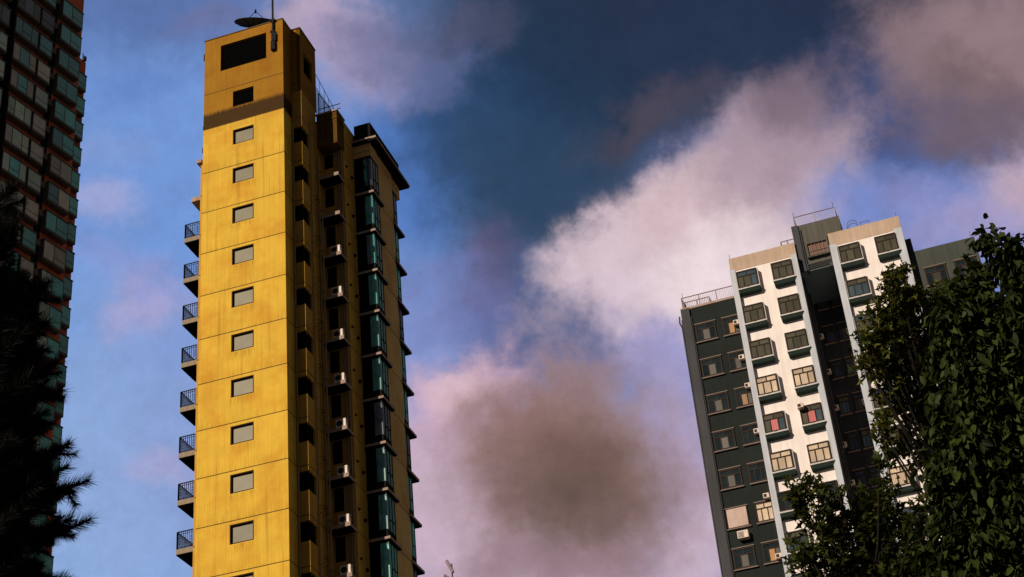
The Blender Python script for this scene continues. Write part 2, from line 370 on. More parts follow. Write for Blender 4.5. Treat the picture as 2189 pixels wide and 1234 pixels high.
# front windows: frosted pane in a thin rusty frame
fm = MB(); W_, H_ = 1.38, 1.12
fm.box(0, .06, .01, .16, 0, H_).box(W_-.06, W_, .01, .16, 0, H_).box(.06, W_-.06, .01, .16, 0, .06).box(.06, W_-.06, .01, .16, H_-.06, H_)
FME = fm.mesh('frame', mat('rusty_frame', (.035, .013, .005), .8, var=.3, vscale=6))
pm = MB(); pm.box(.06, W_-.06, .14, .155, .06, H_-.06); PME = pm.mesh('window', G_GREY)
pm = MB(); pm.box(.05, W_-.05, .12, .14, .05, H_*.5); PM2 = pm.mesh('window', G_DARK)
cm = MB()
for i in range(14): cm.box(.06+i*.09, .06+i*.09+.075, .125+.01*(i % 2), .145+.01*(i % 2), H_*.5-.1*math.sin(i*.9)**2, H_-.06)
CME = cm.mesh('curtain', mat('white_curtain', (.42, .36, .27), .8, streak=.2))
for k in range(0, 14):
    wz = jz(k)+1.60
    o = link('window', PM2 if k == 11 else PME, T, (-3.37, 0, wz), 'dark half open window with gathered white curtain' if k == 11 else None)
    link('frame', FME, o)
    if k == 11: link('curtain', CME, o)
# stair bay (open slots) on the right side
bm_ = MB(); b2 = MB()
bm_.box(-.001, .599, 2.2, 3.4, 0, 67.9)
for k in range(-1, 18):
    z = jz(k)
    top = z+1.46
    if k >= 0:
        bm_.box(0.001, .63, 1.201, 2.199, z-.28, top)
bm_.box(0.001, .63, 1.201, 2.199, jz(0)+2.62, 67.9)
bm_.box(.598, .65, 3.1, 3.4, 0, 66.8)
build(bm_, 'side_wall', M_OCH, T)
for k in range(0, 17):
    z = jz(k); m = MB(); m.box(.01, .52, 1.32, 2.15, z+1.461, z+2.619); o = build(m, 'bay_window', M_BLACK, T)
    f_ = MB(); f_.box(.53, .57, 1.26, 1.30, z+1.462, z+2.618)
    f_.box(.56, .60, 1.70, 1.74, z+1.462, z+2.618); build(f_, 'frame', M_DARK, o)
# laundry rack brackets and small vents by the bay
for k in range(1, 13):
    z = jz(k); m = MB()
    for a in (.55, .95): m.tube([(.66, 2.2+a-.4, z+1.0), (1.0, 2.2+a-.4, z+.95), (1.0, 2.2+a-.4, z+.6), (.66, 2.2+a-.4, z+.5)], .013, 5)
    m.tube([(1.0, 2.3, z+.9), (1.0, 2.8, z+.9)], .012, 5); build(m, 'drying_rack', M_DARK, T)
# air-conditioner recess
aw = MB()
aw.box(0, .655, 3.4, 4.3, 0, 66.8)
for k in range(0, 18):
    z = jz(k)
aw.panel(.655, 2.0, 0, 65.0, [(.70, 1.32, jz(k)+1.36, jz(k)+2.82) for k in range(0, 18)], 4.3, .2)
aw.box(.655, 1.999, 4.5, 11.4, 0, 67.3); hd = MB(); hd.box(.656, 2.003, 3.4, 4.51, 65.001, 67.42); hd.box(.60, 2.06, 3.36, 4.5, 66.9, 67.0); build(hd, 'roof_stub', mat('shade_tinted_render', (.10, .055, .012), .85, spec=.1, var=.25, streak=.3), T); aw.box(2.0, 2.001, 4.3, 4.5, 0, 65.0)  # roof stub coloured dark brown so its sunlit end looks shaded
aw.box(1.9, 2.002, 4.31, 11.39, 0, 67.45)
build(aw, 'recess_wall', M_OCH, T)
m = MB(); m.box(.60, 2.08, 3.34, 4.6, 67.46, 67.56); build(m, 'coping', M_CONC, T)
for k in range(0, 18):
    z = jz(k); m = MB(); m.box(.71, 1.31, 4.38, 4.46, z+1.37, z+2.81); o = build(m, 'window', M_BLACK, T)
    m = MB(); m.box(.99, 1.02, 4.34, 4.37, z+1.37, z+2.81); build(m, 'frame', M_DARK, o)
led = MB(); led.box(.66, 2.0, 3.4, 4.299, -.02, .16).box(1.62, 2.02, 3.36, 3.4, -.02, .22); LED = led.mesh('ledge', M_CONC)
for k in range(0, 18):
    o = link('ledge', LED, T, (0, 0, jz(k))); q = MB(); q.box(.68, 1.99, 3.42, 4.28, -.06, -.021); build(q, 'soffit', M_BLACK, o)  # black sheet below each ledge paints the shade there
# pipes
p = MB()
p.tube([(.74, 3.32, 0), (.74, 3.32, 64.2)], .055, 8)
p.tube([(.90, 3.34, 0), (.90, 3.34, 60)], .05, 8)
for k in range(0, 20):
    z = 63-k*2.9
    p.box(.67, .97, 3.25, 3.39, z, z+.07)
build(p, 'drain_pipe', M_PIPE, T, smooth=False)
p = MB(); p.tube([(.08, 1.12, 0), (.08, 1.12, 66.0)], .05, 8); p.tube([(.70, 2.3, 0), (.70, 2.3, 66.2)], .045, 8)
build(p, 'drain_pipe', M_PIPE, T)
p = MB()
for x_, r_ in ((1.50, .03), (1.62, .03), (1.74, .05)): p.tube([(x_, 4.22, 0), (x_, 4.22, 65)], r_, 6)
p.tube([(1.90, 4.2, 0), (1.90, 4.2, 65)], .055, 6)
build(p, 'riser_pipe', M_PIPE, T)
for k in range(0, 13):     # extract vents on the flank
    m = MB(); m.box(2.0, 2.14, 5.35, 5.5, jz(k)+1.02, jz(k)+1.16).box(2.0, 2.10, 4.6, 4.72, jz(k)+1.4, jz(k)+1.5); build(m, 'vent', M_DARK, T)
# right rear wing with glazed bays and cornice
rw = MB(); rw.box(2.004, 3.08, 7.16, 9.69, 0, 66.5); rw.box(2.004, 2.45, 6.45, 7.159, 0, 66.5) if 0 else None; rw.box(2.004, 2.6, 9.69, 11.4, 0, 66.5)
rw.box(2.005, 3.12, 6.0, 7.155, 65.45, 66.5); rw.box(2.601, 3.0, 9.691, 11.3, 65.45, 66.5)
build(rw, 'rear_wing', M_OCHL, T)
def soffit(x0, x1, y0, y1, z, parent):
    q = MB(); q.box(x0, x1, y0, y1, z-.03, z-.001); return build(q, 'soffit', M_BLACK, parent)  # black sheet standing in for shade under a bay ledge
def glass_bay(x0, x1, y0, y1, z, gmat, k, lx, ly1, split=.55):
    """glazed bay: dark front, pale panes wrapping the outer corner, apron, mullions, concrete ledge"""
    hh = 2.70; xs = x0+(x1-x0)*split
    m = MB(); m.box(x0, xs-.02, y0+.04, y1, z+.58, z+hh); o = build(m, 'bay_window', M_BLACK, T)
    g1 = MB(); g1.box(xs-.02, x1-.02, y0+.03, y1, z+.58, z+hh); build(g1, 'pane', gmat, o)
    f_ = MB(); f_.box(x0, x1, y0, y1, z+.10, z+.58)
    f_.box(xs-.05, xs, y0-.004, y0+.04, z+.58, z+hh)
    n = 3 if y1-y0 > 1 else 2
    for q in range(1, n+1):
        yy = y0+(y1-y0)*q/n-.06; f_.box(x1-.03, x1+.004, yy, yy+.055, z+.58, z+hh)
    f_.box(x0, x1+.004, y0-.004, y1, z+hh, z+hh+.12); f_.box(x1-.03, x1+.003, y0+.4, y1-.06, z+1.25, z+1.31)
    build(f_, 'frame', M_DARK, o)
    l_ = MB(); l_.box(x0-.12, lx, y0-.12, ly1, -.06+z, z+.095); build(l_, 'ledge', M_CONC, o)
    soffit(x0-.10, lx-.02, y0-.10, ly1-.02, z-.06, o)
    return o
for k in range(0, 18):
    z = jz(k)
    gm = random.choice([G_TEALD, G_TEALD, G_BLUEG, G_TEALD]) if k < 9 else random.choice([G_TEAL, G_TEALD, G_DARK])
    o = glass_bay(2.012, 3.16, 5.95, 7.15, z, gm, k, 3.30, 7.62)
    # drawn curtain with a ragged edge just behind the glass line
    c_ = MB(); e0 = 2.62; zz = z+.6
    while zz < z+2.6:
        h2 = min(.22, z+2.66-zz); a = e0+(.16 if int((zz-z)*4+k) % 5 in (2, 3) else 0)+.03*math.sin(zz*9+k)
        c_.box(a, 2.86, 5.972, 5.978, zz, zz+h2); zz += .22
    build(c_, 'curtain', M_CURT if k % 4 != 2 else M_CURT2, o)
    glass_bay(2.6, 3.02, 9.70, 10.6, z, G_TEAL if k % 3 else G_BLUEG, k, 3.2, 11.35, .2)
cn = MB(); cn.box(1.8, 3.65, 5.72, 11.6, 66.52, 66.66); build(cn, 'cornice', M_CONC, T)
cn = MB(); cn.box(1.82, 3.62, 5.75, 11.57, 66.40, 66.518); build(cn, 'soffit', M_DARK, T)
cn = MB(); cn.box(2.1, 3.2, 5.98, 10.9, 66.66, 68.0); build(cn, 'parapet', M_DARK, T)
# left wing with balconies
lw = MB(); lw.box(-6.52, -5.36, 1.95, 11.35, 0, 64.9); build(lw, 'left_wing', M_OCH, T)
BAL_S = MB(); BAL_S.box(-7.55, -6.521, 2.0, 3.75, -.18, .12); BSM = BAL_S.mesh('balcony', mat('balcony_concrete', (.26, .21, .15), .8, var=.15, streak=.2))
br = MB(); zt = 1.13
for (a, b) in (((-7.52, 2.03), (-6.56, 2.03)), ((-7.52, 2.03), (-7.52, 3.72)), ((-7.52, 3.72), (-6.56, 3.72))):
    for z_, r_ in ((zt, .035), (zt-.14, .015), (.2, .02)): br.tube([(a[0], a[1], z_), (b[0], b[1], z_)], r_, 6)
    L_ = math.hypot(b[0]-a[0], b[1]-a[1]); n = int(L_/.11)
    for i in range(n+1):
        t = i/n; x = a[0]+(b[0]-a[0])*t; y = a[1]+(b[1]-a[1])*t
        br.tube([(x, y, .12), (x, y, zt)], .04 if i in (0, n) else .02, 5)
    if a[1] == b[1]:
        for i in range(1, n, 3):       # scroll ornaments
            t = i/n; x = a[0]+(b[0]-a[0])*t
            for zc in (.42, .58, .74): br.tube([(x+.045*math.cos(q), a[1]-.01, zc+.045*math.sin(q)) for q in np.linspace(0, 6.28, 9)], .010, 4)
BRM = br.mesh('railing', M_STEEL)
q = MB(); q.box(-7.54, -6.53, 2.01, 3.74, -.23, -.181); BSO = q.mesh('soffit', M_BLACK)  # black sheet for the shaded, dirty balcony underside
for k in range(1, 14):
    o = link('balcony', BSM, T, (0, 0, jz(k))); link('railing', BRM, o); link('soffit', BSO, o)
m = MB(); m.box(-7.15, -6.521, 2.0, 3.1, jz(0)-.18, jz(0)+.12); build(m, 'ledge', M_CONC, T)
m = MB(); m.box(-6.85, -6.521, 2.0, 2.6, jz(-1)-.22, jz(-1)+.02); build(m, 'ledge', M_CONC, T)
# small fittings on the left edge
m = MB(); m.box(-5.46, -5.36, .05, .2, 71.5, 72.0); m.box(-5.44, -5.36, .05, .15, 64.2, 64.6); m.box(-5.42, -5.36, .05, .12, 66.0, 66.2)
build(m, 'light_fitting', M_DARK, T)
# roof railings and glass screen behind the plant room
m = MB()
m.tube([(.55, 3.62, 71.1), (.55, 4.6, 70.9), (.55, 6.9, 70.3)], .022, 6)
for y_ in (3.65, 4.3, 5.0, 5.7, 6.4, 6.85): m.tube([(.55, y_, 67.9), (.55, y_, 71.12-.25*(y_-3.6))], .014, 5)
build(m, 'roof_railing', M_RAILW, T)
sm = mat('clear_screen', (.35, .45, .6), .1); sm.node_tree.nodes['Principled BSDF'].inputs['Alpha'].default_value = .35
m = MB(); m.prism([(.54, 3.62), (.55, 3.62), (.55, 6.85), (.54, 6.85)], 67.9, 70.1); build(m, 'glass_screen', sm, T)
m = MB()
for (x0, x1, zz) in ((.75, 2.2, 68.1), (.75, 2.2, 67.75)): m.tube([(x0, 3.6, zz), (x1, 3.6, zz)], .03, 6)
m.tube([(.75, 3.6, 67.5), (.75, 3.6, 69.4)], .035, 6); m.tube([(.75, 3.6, 69.4), (.95, 5.0, 69.1)], .025, 6); m.tube([(.95, 5.0, 67.5), (.95, 5.0, 69.1)], .025, 6); m.tube([(.85, 4.2, 67.5), (.85, 4.2, 69.2)], .02, 6)
build(m, 'roof_railing', M_STEEL, T)
RT = Matrix.Rotation(-YAW, 4, 'Z')
def ytow(x, y, z): return Vector(YC) + (RT @ Vector((x, y, z)))
# air conditioners standing on the ledges
def make_ac(name, label, loc, rz, wd=.62, dp=.28, h=.54, group=None):
    a = thing(name, label, 'air conditioner', loc, rz, group)
    m = MB(); m.bevbox(0, wd, 0, dp, 0, h, .025); m.box(.04, .10, .02, dp-.02, -.03, 0); m.box(wd-.1, wd-.04, .02, dp-.02, -.03, 0); build(m, 'casing', M_ACW, a)
    m = MB(); cx, cz, r_ = wd*.36, h*.52, h*.33
    m.v.append((cx, -.008, cz)); n0 = 1
    for i in range(20): q = 2*math.pi*i/20; m.v.append((cx+r_*math.cos(q), -.008, cz+r_*math.sin(q)))
    for i in range(20): m.f.append((0, 1+i, 1+(i+1) % 20))
    build(m, 'fan_grille', M_GRILL, a)
    m = MB(); m.tube([(wd+.02, .1, h*.7), (wd+.1, .12, h*.6), (wd+.12, .2, h*1.2), (wd+.05, .5, h*1.6)], .02, 5); build(m, 'hose', M_DARK, a)
    return a
acz = [k for k in range(2, 13)]
first = None
gname = 'air conditioners on the ledges of the yellow tower'
NAMES = ORD
for i, k in enumerate(acz):
    lab = 'cream air conditioner on the %s occupied ledge of the yellow tower' % NAMES[i]
    loc = ytow(1.30, 3.46, jz(k)+.19)
    if k == 11:
        lab = 'dull square air conditioner set back on a low ledge of the yellow tower'; loc = ytow(1.12, 3.75, jz(k)+.19)
    if first is None: first = make_ac('air_conditioner', lab, loc, -YAW, group=gname); o = first
    else: o = copy_tree(first); o.location = loc; o['label'] = lab
# dish and mast on the roof
D = thing('satellite_dish', 'large mesh satellite dish facing up on the yellow tower roof', 'satellite dish', ytow(-2.37, 1.2, 73.03))
nrm = (cu*math.cos(R(4.5)) + fw*math.sin(R(4.5))).normalized(); a_ = cr.copy(); a_ = (a_-nrm*a_.dot(nrm)).normalized(); b_ = nrm.cross(a_)
dc = Vector((0, -.4, 1.05)); m = MB(); RR = 1.3; NR, NS = 7, 36
def dp_(r, q, off=0): return dc + (a_*math.cos(q) + b_*math.sin(q))*r*RR + nrm*(r*r*.24 - .20 + off)
for off in (0, -.02):
    base = len(m.v)
    for i in range(NR+1):
        for j in range(NS): m.v.append(tuple(dp_(max(i/NR, .02), 2*math.pi*j/NS, off)))
    for i in range(NR):
        for j in range(NS):
            j2 = (j+1) % NS; m.f.append((base+i*NS+j, base+i*NS+j2, base+(i+1)*NS+j2, base+(i+1)*NS+j))
build(m, 'reflector', mat('dish_mesh', (.07, .08, .10), .6, var=.2, vscale=8), D, smooth=True)
m = MB(); m.tube([tuple(dp_(1, q)) for q in np.linspace(0, 2*math.pi, 37)], .03, 5)
for q in np.linspace(0, 2*math.pi, 13)[:-1]: m.tube([tuple(dp_(r, q, -.05)) for r in (.05, .35, .7, 1)], .022, 4)
build(m, 'rib', M_STEEL, D)
m = MB(); fp = dc + nrm*.78
for q in (.6, 2.6, 4.4, 5.5): m.tube([tuple(dp_(.85, q)), tuple(fp)], .018, 5)
m.tube([tuple(fp-nrm*.14), tuple(fp+nrm*.1)], .06, 8); build(m, 'feed_horn', M_STEEL, D)
m = MB(); m.tube([(0, 0, 0), (0, -.1, .55), tuple(dc-nrm*.25)], [.09, .08, .07], 8); m.box(-.25, .25, -.25, .25, 0, .05); build(m, 'stand', M_STEEL, D)
A = thing('antenna_mast', 'dark antenna pole clamped to the top corner of the yellow tower', 'antenna', ytow(-.62, -.12, 70.3))
m = MB(); m.tube([(0, 0, .3), (0, 0, 7.5)], .065, 8); build(m, 'pole', M_STEEL, A)
m = MB(); m.box(-.13, .13, -.1, .1, .25, .9).box(-.09, .2, -.08, .1, .95, 1.6).box(-.16, .16, -.05, .1, 1.7, 1.8).box(-.16, .16, -.05, .1, 2.6, 2.75); build(m, 'bracket', M_STEEL, A)
# ------------------------------------------------------------------ white tower. local x right, y away
YW = 0.2853708; OR = (15.46376767, 97.71513151, 0)
B = thing('apartment_block', 'white and dark green apartment block with projecting boxed windows and light blue piers', 'building', OR, -YW)
M_CHEEK = mat('grey_box_cheek', (.50, .48, .48), .7, var=.1)
M_WHITE = mat('white_render', (.74, .68, .66), .7, var=.06, vscale=.6, streak=.10)
M_WHITE_DIM = mat('white_render_dimmed', (.44, .33, .255), .75, var=.10, vscale=.7, streak=.15)  # white wall tinted brown, light falloff toward the top put into the colour
M_BLUEP = mat('pale_blue_render', (.45, .48, .54), .7, var=.08, vscale=.7, streak=.12)
M_GREENP = mat('dark_green_render', (.009, .013, .0135), .75, var=.2, vscale=.6, streak=.2)
M_CHAR = mat('charcoal_render', (.022, .024, .030), .75, var=.2, vscale=.6, streak=.2)
M_GREENS = mat('green_soffit', (.016, .030, .025), .75, var=.15)
M_GREYG = mat('grey_green_render', (.052, .060, .052), .75, var=.12, vscale=.5, streak=.2)
M_PIER = mat('grey_pier_render', (.05, .052, .06), .75, var=.12, vscale=.5, streak=.2)
M_FRB = mat('brown_window_frame', (.030, .018, .012), .7, var=.2)
M_SILL = mat('pale_sill', (.18, .14, .125), .7, var=.15)
Z0 = 61.458+1.6
def rz_(r): return Z0 - 2.8*r
def pbox(name, m_, *b, parent=None):
    q = MB(); q.box(*b); return build(q, name, m_, parent or B)
wy = .5
# three bodies
w = MB()
w.box(-.36, 4.27, wy, 7, 0, rz_(0)+.42); build(w, 'wall', M_WHITE, B)
w = MB(); w.box(6.66, 11.52, wy, 7, 0, rz_(0)+.42); build(w, 'wall', M_WHITE, B)
w = MB(); w.box(-.38, 4.29, wy-.02, 7.02, rz_(0)+.42, 64.55); build(w, 'parapet', M_WHITE_DIM, B)
w = MB(); w.box(6.64, 11.54, wy-.02, 7.02, rz_(0)+.42, 64.55); build(w, 'parapet', M_WHITE_DIM, B)
for x0, x1 in ((-.40, -.02), (3.90, 4.31), (6.62, 7.08), (11.02, 11.56)):
    q = MB(); q.box(x0, x1, .12, wy-.021, 0, 63.4); build(q, 'pier', M_BLUEP, B)
w = MB(); w.box(-4.33, -.40, 1.0, 7.5, 0, 61.7); build(w, 'left_wing', M_GREENP, B)
w = MB(); w.box(-4.36, -.41, .97, 7.53, 61.7, 61.86); build(w, 'coping', M_CONC, B)
w = MB(); w.box(-4.35, -3.75, .82, .999, 0, 61.69).box(-4.5, -4.36, 1.4, 1.55, 0, 61.2); build(w, 'pier', M_PIER, B)
w = MB(); w.tube([(-3.70, .92, 0), (-3.70, .92, 61)], .05, 6); w.tube([(-4.42, .9, 0), (-4.42, .9, 60.3)], .06, 6); w.tube([(-4.42, .9, 60.3), (-4.55, .9, 60.7), (-4.5, .9, 61.2)], .06, 6); build(w, 'drain_pipe', M_PIER, B)
w = MB(); w.box(11.57, 16.0, 1.0, 7.5, 0, 61.8); build(w, 'right_wing', M_GREYG, B)
w = MB(); w.box(11.55, 11.95, 1.5, 3, 61.8, 63.2); build(w, 'roof_hutch', M_GREYG, B)
w = MB(); w.box(4.272, 6.658, 5.3, 7, 0, 62.2); build(w, 'recess_wall', M_CHAR, B)
w = MB(); w.box(4.273, 4.30, .52, 5.29, 0, 62.2); build(w, 'recess_wall', M_CHAR, B)
# stair head spanning the recess
w = MB(); w.panel(4.32, 7.62, 62.25, 66.0, [(5.1, 6.45, 63.3, 64.35)], .8, .25); w.box(4.321, 7.619, 1.05, 6.6, 62.25, 66.0); build(w, 'stair_head', mat('grey_olive_render', (.085, .083, .072), .75, var=.12, vscale=.5, streak=.25), B)
w = MB(); w.box(4.29, 4.75, .70, .799, 62.2, 66.0); build(w, 'pier', M_PIER, B)
w = MB(); w.box(4.31, 6.65, .82, 5.28, 62.19, 62.248); build(w, 'soffit', mat('blue_grey_soffit', (.10, .14, .16), .8), B)
w = MB(); w.box(5.1, 6.45, .93, .97, 63.3, 64.35); o = build(w, 'window', glass('maroon_glass', (.12, .05, .035), .3, .5), B)
w = MB()
for i in range(6): x = 5.1+i*1.31/5; w.box(x, x+.04, .88, .929, 63.3, 64.35)
for z_ in (63.3, 63.75, 64.31): w.box(5.1, 6.45, .87, .928, z_, z_+.04)
build(w, 'frame', M_SILL, o)
w = MB(); w.box(5.0, 6.6, .55, .799, 63.1, 63.22); build(w, 'sill', M_GREYG, o)
w = MB()
for i, z_ in enumerate((62.35, 62.5, 62.65)): w.tube([(4.8, .72, z_), (6.62, .72, z_+.02)], .035, 6)
w.tube([(4.85, .74, 65.6), (4.85, .74, 62.2), (4.85, 1.2, 62.1)], .05, 6); w.tube([(6.55, .74, 64.6), (6.55, .74, 62.4)], .04, 6); w.box(6.35, 6.6, .5, .79, 62.0, 62.3)
build(w, 'riser_pipe', M_PIER, B)
# railings
def railing(x0, x1, y, z0, z1, step=.12, y1=None, nposts=3):
    q = MB(); q.tube([(x0, y, z1), (x1, y, z1)], .035, 6); q.tube([(x0, y, z0+.06), (x1, y, z0+.06)], .02, 5)
    n = int((x1-x0)/step)
    for i in range(n+1): x = x0+(x1-x0)*i/n; q.tube([(x, y, z0), (x, y, z1)], .011, 4)
    for i in range(nposts): x = x0+(x1-x0)*i/(nposts-1); q.tube([(x, y, z0), (x, y, z1)], .035, 6)
    if y1:
        for x in (x0, x1): q.tube([(x, y, z1), (x, y1, z1)], .035, 6)
        for i in range(int((y1-y)/step)): yy = y+i*step; q.tube([(x0, yy, z0), (x0, yy, z1)], .011, 4)
    return q
M_RAILP = mat('rust_pink_rail', (.22, .15, .13), .6)
build(railing(-4.2, -.5, 1.1, 61.86, 62.75, y1=4, nposts=4), 'roof_railing', M_RAILP, B)
build(railing(-4.2, -2.4, 2.0, 61.86, 62.9, y1=5, nposts=3), 'roof_railing', M_RAILP, B)
build(railing(4.55, 7.45, .95, 66.0, 66.85, y1=4, nposts=3), 'roof_railing', M_RAILW, B)
build(railing(3.3, 4.25, 1.5, 64.56, 65.5, y1=3, nposts=3), 'roof_railing', M_RAILP, B)
w = MB()
for x, y, z, h in ((-.3, .7, 64.55, .5), (4.6, .95, 66.85, .45), (7.4, .95, 66.85, .5), (11.4, .8, 64.55, .5), (-4.1, 1.1, 62.7, .45), (15.8, 1.2, 61.8, .6)): w.tube([(x, y, z), (x, y, z+h)], .018, 4)
build(w, 'lightning_rod', M_STEEL, B)
w = MB()   # caged ladder head
for y_ in (1.9, 2.3): w.tube([(8.0, y_, 64.5), (8.0, y_, 65.7)] + [(8.35-.35*math.cos(q), y_, 65.7+.35*math.sin(q)) for q in np.linspace(.3, 2.84, 7)] + [(8.7, y_, 65.7), (8.7, y_, 65.0)], .022, 5)
w.tube([(8.9, 1.9, 64.5), (8.9, 1.9, 65.7), (9.5, 1.9, 65.7), (9.5, 1.9, 64.5)], .03, 5)
build(w, 'ladder_cage', M_RAILW, B)
# window meshes (shared): frame + panes, opening 1.418 x 1.351, origin lower left, facing -y
WW, WH = 1.418, 1.351
def win_frame(w_, h_):
    q = MB(); t = .085
    q.box(0, t, 0, .08, 0, h_).box(w_-t, w_, 0, .08, 0, h_).box(t, w_-t, 0, .08, 0, t).box(t, w_-t, 0, .08, h_-t, h_)
    zt_ = h_*.66; q.box(t, w_-t, .005, .075, zt_, zt_+.07); q.box(w_*.5-.03, w_*.5+.03, .008, .07, zt_+.055, h_-t)
    for x in (.32, .68): q.box(w_*x-.035, w_*x+.035, .008, .07, t, zt_)
    q.box(w_*.5-.1, w_*.5+.1, -.03, 0, .0, .03)
    return q.mesh('frame', M_FRB)
def pane_set(w_, h_, mats_low, mat_top, key):
    zt_ = h_*.66; out = []
    xs = [.05, w_*.32-.022, w_*.32+.022, w_*.68-.022, w_*.68+.022, w_-.05]
    for i, mm in enumerate(mats_low):
        q = MB(); q.box(xs[2*i], xs[2*i+1], .04, .06, .05, zt_); out.append(q.mesh('pane', mm))
    for a, b_ in ((.05, w_*.5-.02), (w_*.5+.02, w_-.05)):
        q = MB(); q.box(a, b_, .04, .06, zt_+.055, h_-.05); out.append(q.mesh('pane', mat_top))
    return out
WF = win_frame(WW, WH)
K = dict(
 drab=pane_set(WW, WH, (G_CREAMD, G_CREAMD, G_BLUEG), G_BLUEG, 0), drab2=pane_set(WW, WH, (G_CREAMD, G_CREAMD, G_CREAMD), G_CREAMD, 0),
 cream=pane_set(WW, WH, (G_CREAM,)*3, G_CREAM, 0), creamd=pane_set(WW, WH, (G_CREAM,)*3, G_CREAMD, 0),
 red=pane_set(WW, WH, (G_CREAMD, G_RED, G_BLUEG), G_CREAMD, 0), dark=pane_set(WW, WH, (G_DARK,)*3, G_DARK, 0),
 blue=pane_set(WW, WH, (G_BLUEG, G_BLUEG, G_BLUEG), G_CREAMD, 0), mix=pane_set(WW, WH, (G_DARK, G_CREAMDD, G_DARK), G_DARK, 0), amber=pane_set(WW, WH, (G_DARK, G_AMBER, G_CREAMDD), G_DARK, 0))
# box surround: side cheeks, head and sill in white, soffit green; depth from y=0 to wy
bx_ = MB(); e = .09
bx_.box(-.03, -.002, .10, wy-.001, 0, WH+.03).box(WW, WW+e, .10, wy-.001, -.001, WH+.03).box(-.002, WW, .10, wy-.001, WH+.001, WH+.03).box(-.04, WW+e+.02, 0.0, wy-.001, -.10, -.001)
BXM = bx_.mesh('window_box', M_CHEEK)
sf = MB(); sf.prism([(0, 0), (1, 0)], 0, 0) if 0 else None
sf.v = [(-.03, .03, -.101), (WW+e, .03, -.101), (WW+e, wy-.002, -.101), (-.03, wy-.002, -.101), (-.0, .12, -.34), (WW+e-.05, .12, -.34), (WW+e-.05, wy-.002, -.40), (-.0, wy-.002, -.40)]
sf.f = [(0, 1, 2, 3), (7, 6, 5, 4), (0, 4, 5, 1), (1, 5, 6, 2), (2, 6, 7, 3), (3, 7, 4, 0)]
SFM = sf.mesh('soffit', M_GREENS)

COLS = {0: (0.0, ['drab', 'drab2', 'drab2', 'cream', 'red', 'cream', 'dark', 'blue', 'drab', 'cream']),
        1: (2.4664, ['drab2', 'drab2', 'drab2', 'cream', 'red', 'cream', 'dark', 'drab', 'drab2', 'cream']),
        2: (7.1543, ['drab2', 'blue', 'drab', 'drab2', 'drab', 'drab2', 'cream', 'drab', 'drab2', 'cream']),
        3: (9.6396, ['drab2', 'drab', 'drab', 'drab2', 'drab', 'drab2', 'cream', 'drab', 'drab2', 'cream'])}
for c, (x, kinds) in COLS.items():
    for r_, kd in enumerate(kinds):
        z = rz_(r_)-WH
        bo = link('window_box', BXM, B, (x, 0, z)); link('soffit', SFM, bo)
        lab = None
        if kd == 'red': lab = 'boxed window with something red behind the glass'
        o = link('frame', WF, bo)
        for me in K[kd]: link('pane', me, bo)
# flush windows of the dark wings and the recess, with pale head and sill bars
def flush(x, y, z, kd, wfac=1.0, parent=B):
    w_ = WW*wfac
    bo = bpy.data.objects.new('window', WF); col.objects.link(bo); bo.parent = parent; bo.location = (x, y-.085, z); bo.scale = (wfac, 1, 1)
    q = MB(); q.box(-.08/wfac, WW+.08/wfac, -.055, .084, -.10, -.03); build(q, 'sill', M_SILL, bo)
    q = MB(); q.box(-.05/wfac, WW+.05/wfac, -.015, .084, WH+.03, WH+.09); build(q, 'hood', M_SILL, bo)
    for me in K[kd]: link('pane', me, bo)
    return bo
for r_ in range(1, 11):
    flush(-3.55, 1.0, rz_(r_)-WH, random.choice(['mix', 'dark', 'mix']) if r_ not in (6,) else 'cream')
    flush(-1.62, 1.0, rz_(r_)-WH, ['amber', 'mix', 'amber', 'dark', 'dark', 'cream', 'amber', 'dark', 'mix', 'dark'][r_-1], .8)
    flush(12.3, 1.0, rz_(r_)-WH, 'mix')
    flush(14.3, 1.0, rz_(r_)-WH, 'mix')
for r_ in range(0, 11):
    flush(4.62, 5.3, rz_(r_)-WH-.1, 'dark' if r_ % 3 else 'blue', .5)
    flush(5.65, 5.3, rz_(r_)-WH-.1, 'mix' if r_ % 2 else 'blue', .55)
w = MB()
w.box(-1.65, -.4, .999, .9995, 0, .1)
p = MB()
for x, y in ((4.42, 1.2), (4.40, 3.4)): p.tube([(x, y, 0), (x, y, 62)], .05, 6)
build(p, 'drain_pipe', M_PIER, B)
RB = Matrix.Rotation(-YW, 4, 'Z')
def btow(x, y, z): return Vector(OR) + (RB @ Vector((x, y, z)))
acg = 'window air conditioners on the white and green block'
def win_ac(name, label, x, y, z, wd=.5, h=.36, dp=.45):
    a = thing(name, label, 'air conditioner', btow(x, y-dp, z), -YW, acg)
    m = MB(); m.bevbox(0, wd, 0, dp, 0, h, .02); build(m, 'casing', M_ACW, a)
    m = MB()
    for i in range(5): m.box(.05, wd*.6, -.012, -.002, .05+i*(h-.1)/5, .05+i*(h-.1)/5+.035)
    build(m, 'grille', M_GRILL, a); return a
def wrow(c, r_): return rz_(r_)
win_ac('window_air_conditioner', 'beige box air conditioner at top left of the window with a red cloth', 2.40, 0.02, rz_(4)-.28, .42, .3)
win_ac('window_air_conditioner', 'wide air conditioner under the white shuttered window on the dark green wing', -3.0, 1.0, rz_(7)+.62-.1, .72, .5)
for i, (x, r_, dz) in enumerate(((-.85, 1, -.75), (-.9, 2, -.7), (-.85, 3, -.1), (-.8, 4, -.75))):
    win_ac('window_air_conditioner', 'small air conditioner by the %s right-hand window of the dark green wing' % ['topmost', 'second highest', 'third highest', 'fourth highest'][i], x, .9, rz_(r_)+dz-.1, .38, .32, .3)
win_ac('window_air_conditioner', 'pale air conditioner above the cream curtained window on the dark green wing', -.95, .9, rz_(6)+.1, .4, .32, .3)
